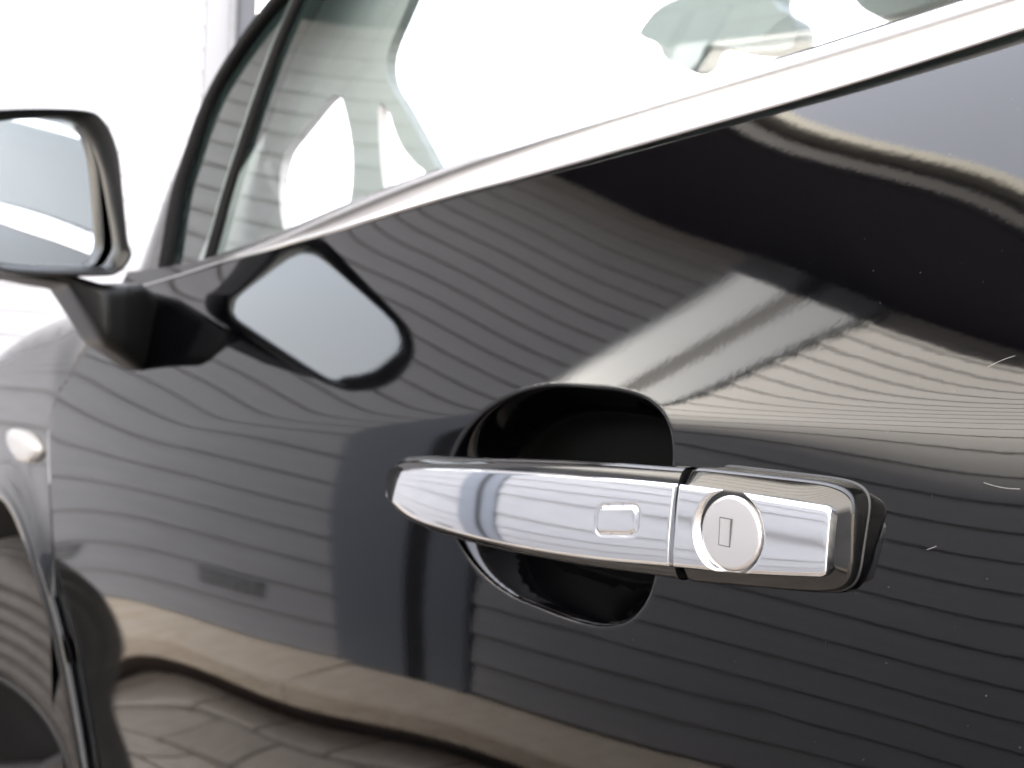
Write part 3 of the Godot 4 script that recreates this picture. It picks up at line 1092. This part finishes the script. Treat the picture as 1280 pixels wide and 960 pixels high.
# ---------------------------------------------------------------- the houses and the ground
func side_house() -> void:
	var h = Node3D.new()
	h.name = "weatherboard_house"
	h.position = Vector3(0, 0, 1.1723)
	h.rotation.y = -atan(0.1875)
	add_child(h)
	tag(h, "pale grey weatherboard house with a sandy plinth, mirrored in the car door", "house")
	var k = sqrt(1 + 0.1875 * 0.1875)
	var x1 = (-2.1172 + 0.03) * k
	var x2 = (-1.9717 + 0.03) * k
	var x3 = (-1.9246 + 0.03) * k
	var x4 = (-1.8339 + 0.03) * k
	var base = 0.2064
	# the car-facing side is the house's -z
	for part in [[-5.2, x1 - 0.002], [x4 + 0.019, 2.6]]:
		var st = begin()
		extrude_x(st, [Vector2(0.118, 0.0), Vector2(0.118, -0.004), Vector2(0.003, -0.0145), Vector2(0, -0.014), Vector2(0, 0.0)], part[0], part[1])
		var m = st.commit()
		for i in 27:
			put("board", m, M.board, h, Vector3(0, base + 0.1 * i, -0.001))
	var st2 = begin()
	box(st2, Vector3(-5.2, 0.0, 0.004), Vector3(2.6, 3.3, 0.20))
	put("wall_core", st2.commit(), M.board, h)
	st2 = begin()
	box(st2, Vector3(x1, base - 0.012, -0.016), Vector3(x2, 2.872, 0.002), 0.003)
	put("wide_corner_board", st2.commit(), M.pilaster, h)
	st2 = begin()
	box(st2, Vector3(x3, base - 0.012, -0.016), Vector3(x4, 2.872, 0.002), 0.003)
	put("narrow_corner_board", st2.commit(), M.pilaster, h)
	st2 = begin()
	box(st2, Vector3(x2 + 0.001, base - 0.012, -0.0135), Vector3(x3 - 0.001, 2.872, 0.003))
	put("dark_joint", st2.commit(), M.dark_gap, h)
	st2 = begin()
	box(st2, Vector3(x4 + 0.001, base - 0.012, -0.003), Vector3(x4 + 0.018, 2.872, 0.003))
	put("narrow_joint", st2.commit(), M.dark_gap, h)
	# jutting plinth course: a sloping ledge over a set-back footing
	for part in [[-5.2, x1 + 0.03, 0.0], [x1 + 0.034, 2.6, 0.010]]:
		var y0: float = base - 0.004 - part[2]
		var st = begin()
		extrude_x(st, [Vector2(0.098, 0.0), Vector2(0.098, -0.124), Vector2(0.106, -0.132), Vector2(0.150, -0.132), Vector2(0.160, -0.126), Vector2(y0 - 0.002, -0.030), Vector2(y0, -0.020), Vector2(y0, 0.0)], part[0], part[1])
		put("plinth", st.commit(), M.plinth, h)
	st2 = begin()
	box(st2, Vector3(-5.2, -0.05, -0.012), Vector3(2.6, 0.096, 0.003))
	put("footing", st2.commit(), M.sand, h)
	# air bricks in the second board
	for v in [[-3.13, -2.81], [-2.455, -2.285]]:
		var ym = base + 0.158
		var st = begin()
		box(st, Vector3(v[0], ym - 0.028, -0.013), Vector3(v[1], ym + 0.028, -0.005))
		var vent = put("vent", st.commit(), M.vent, h)
		for q in 4:
			var s3 = begin()
			box(s3, Vector3(v[0], ym - 0.026 + 0.0155 * q, -0.0175), Vector3(v[1], ym - 0.0205 + 0.0155 * q, -0.013))
			put("vent_slat", s3.commit(), M.board, vent)
	# eaves
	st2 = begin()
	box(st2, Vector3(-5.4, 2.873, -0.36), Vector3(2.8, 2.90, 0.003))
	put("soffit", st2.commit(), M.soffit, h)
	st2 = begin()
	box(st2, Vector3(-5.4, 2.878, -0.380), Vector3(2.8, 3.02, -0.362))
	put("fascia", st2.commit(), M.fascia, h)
	var gp = []
	for i in 40:
		gp.append(Vector3(-5.4 + 8.2 * i / 39.0, 3.006, -0.400))
	put("gutter", closed_tube(gp, func(_k): return Vector3(0, 0, 1), func(_k): return 0.032, func(_k): return 0.038, 2.6, 16), M.gutter, h)
	st2 = begin()
	extrude_x(st2, [Vector2(3.025, -0.38), Vector2(3.05, -0.39), Vector2(4.0, 1.4), Vector2(3.97, 1.4)], -5.4, 2.8)
	put("roof", st2.commit(), M.roof, h)


func front_house() -> void:
	var h = Node3D.new()
	h.name = "white_house"
	h.position = Vector3(-4.0456, 0, -0.7591)
	h.rotation.y = PI / 2 - atan(0.1875)
	add_child(h)
	tag(h, "bright white weatherboard house wall ahead of the car with a dark downpipe", "house")
	# local x runs away from the first house, local z towards the car
	var st = begin()
	extrude_x(st, [Vector2(0, 0), Vector2(0, 0.012), Vector2(0.003, 0.0125), Vector2(0.118, 0.004), Vector2(0.118, 0.0)], -1.15, 0.31)
	var m = st.commit()
	for i in 36:
		put("board", m, M.white_board, h, Vector3(0, 0.211 + 0.1 * i, 0.001))
	st = begin()
	box(st, Vector3(-1.15, 0.0, -4.0), Vector3(0.545, 3.85, -0.004))
	put("wall_core", st.commit(), M.white_board, h)
	st = begin()
	box(st, Vector3(0.312, 0.18, -0.003), Vector3(0.41, 3.8, 0.022), 0.003)
	put("corner_board", st.commit(), M.corner, h)
	st = begin()
	box(st, Vector3(-1.15, -0.05, -0.003), Vector3(0.55, 0.2, 0.06), 0.01)
	put("plinth", st.commit(), M.plinth, h)
	var pp = []
	for i in 20:
		pp.append(Vector3(0.482, 0.1 + 3.7 * i / 19.0, 0.05))
	st = begin()
	extrude_x(st, [Vector2(3.86, -4.2), Vector2(3.86, 0.12), Vector2(3.95, 0.12), Vector2(4.5, -2.0)], -1.15, 0.60)
	put("roof", st.commit(), M.roof, h)
	put("downpipe", closed_tube(pp, func(_k): return Vector3(1, 0, 0), func(_k): return 0.045, func(_k): return 0.03, 3.2, 20), M.pipe, h)


func far_house() -> void:
	# across the street: its shadow lies on the lower half of the weatherboards
	var h = Node3D.new()
	h.name = "street_house"
	h.position = Vector3(-19.6, 0, -20.4)
	h.rotation.y = atan2(0.65, 0.76)
	add_child(h)
	tag(h, "tall pale house far off across the street", "house")
	var st = begin()
	box(st, Vector3(-3, 0, -8), Vector3(3, 8.3, 0))
	put("wall", st.commit(), M.white_board, h)
	st = begin()
	extrude_x(st, [Vector2(8.3, -8.3), Vector2(8.3, 0.3), Vector2(9.55, -4.0)], -3.2, 3.2)
	var roof = put("roof", st.commit(), M.roof, h)
	for i in 4:
		st = begin()
		box(st, Vector3(-2.0 + 2.5 * (i % 2), 1.0 + 3.2 * (i / 2), -0.02), Vector3(-0.7 + 2.5 * (i % 2), 2.4 + 3.2 * (i / 2), 0.03))
		put("window", st.commit(), M.interior_dark, h)


func ground() -> void:
	var st = begin()
	quad(st, Vector3(-60, -0.012, 60), Vector3(60, -0.012, 60), Vector3(60, -0.012, -60), Vector3(-60, -0.012, -60))
	var g = put("ground", st.commit(), M.pave, self)
	tag(g, "brown paved ground of the drive", "", "", "structure")
	# brick paving between the car and the house, laid square to the house
	var p = Node3D.new()
	p.name = "paving"
	p.position = Vector3(0, 0, 1.1723)
	p.rotation.y = -atan(0.1875)
	add_child(p)
	tag(p, "beige brick paving between the car and the house", "", "", "structure")
	var variants = []
	for k in 4:
		var s = begin()
		box(s, Vector3(0.005, -0.03, 0.005), Vector3(0.195, 0.004 - 0.0008 * k, 0.095), 0.004)
		variants.append(s.commit())
	var row = 0
	for iz in 6:
		for ix in 18:
			var k = rng.randi_range(0, 3)
			put("brick", variants[k], M["brick%d" % rng.randi_range(0, 3)], p, Vector3(-4.6 + 0.2 * ix + 0.1 * (iz % 2), 0, -0.125 - 0.1 * iz))
	var bed = begin()
	box(bed, Vector3(-4.62, -0.02, -0.64), Vector3(-0.95, -0.0055, -0.024))
	put("joint_sand", bed.commit(), M.sand, p)
	var s2 = begin()
	box(s2, Vector3(-5.2, -0.011, -0.0235), Vector3(2.6, 0.003, -0.0125))
	var d = put("drain_strip", s2.commit(), M.sand, p)


func _ready() -> void:
	rng.seed = 4
	# camera
	var cam = Camera3D.new()
	cam.name = "camera"
	var right = Vector3(0.6130, 0.0438, -0.7889)
	var up = Vector3(-0.0314, 0.9990, 0.0310)
	cam.transform = Transform3D(Basis(right, up, Vector3(0.7895, 0.0058, 0.6138)).orthonormalized(), Vector3(0, EYE, 0.235))
	cam.projection = Camera3D.PROJECTION_FRUSTUM
	cam.near = 0.02
	cam.far = 300.0
	cam.size = 2.0 * 0.02 * 480.0 / 1117.86
	var lens = CameraAttributesPhysical.new()
	lens.frustum_focal_length = 26.0
	lens.frustum_near = 0.02
	lens.frustum_far = 300.0
	lens.frustum_focus_distance = 0.255
	lens.exposure_aperture = 13.5
	cam.attributes = lens
	add_child(cam)
	# overcast sky
	var env = Environment.new()
	env.background_mode = Environment.BG_SKY
	var sm = ProceduralSkyMaterial.new()
	sm.sky_top_color = lin(0.280, 0.287, 0.325)
	sm.sky_horizon_color = lin(0.185, 0.185, 0.190)
	sm.sky_curve = 0.6
	sm.ground_bottom_color = lin(0.045, 0.041, 0.037)
	sm.ground_horizon_color = lin(0.075, 0.075, 0.075)
	var sky = Sky.new()
	sky.sky_material = sm
	env.sky = sky
	env.tonemap_mode = Environment.TONE_MAPPER_LINEAR
	env.tonemap_exposure = 25.0
	env.sdfgi_enabled = true
	env.ssao_enabled = true
	env.ssil_enabled = true
	var we = WorldEnvironment.new()
	we.name = "environment"
	we.environment = env
	add_child(we)
	var sun = DirectionalLight3D.new()
	sun.name = "sun"
	sun.light_energy = 1.6
	sun.light_angular_distance = 0.6
	sun.light_color = Color(1.0, 0.97, 0.92)
	sun.shadow_enabled = true
	var elevation = deg_to_rad(14.0)
	sun.basis = Basis.looking_at(Vector3(0.668 * cos(elevation), -sin(elevation), 0.7442 * cos(elevation)).normalized())
	add_child(sun)
	materials()
	ground()
	side_house()
	front_house()
	far_house()
	car = Node3D.new()
	car.name = "parked_car"
	car.position = CAR_BASE
	add_child(car)
	tag(car, "black car with chrome door handle and wing mirror parked beside the weatherboard house", "car")
	body()
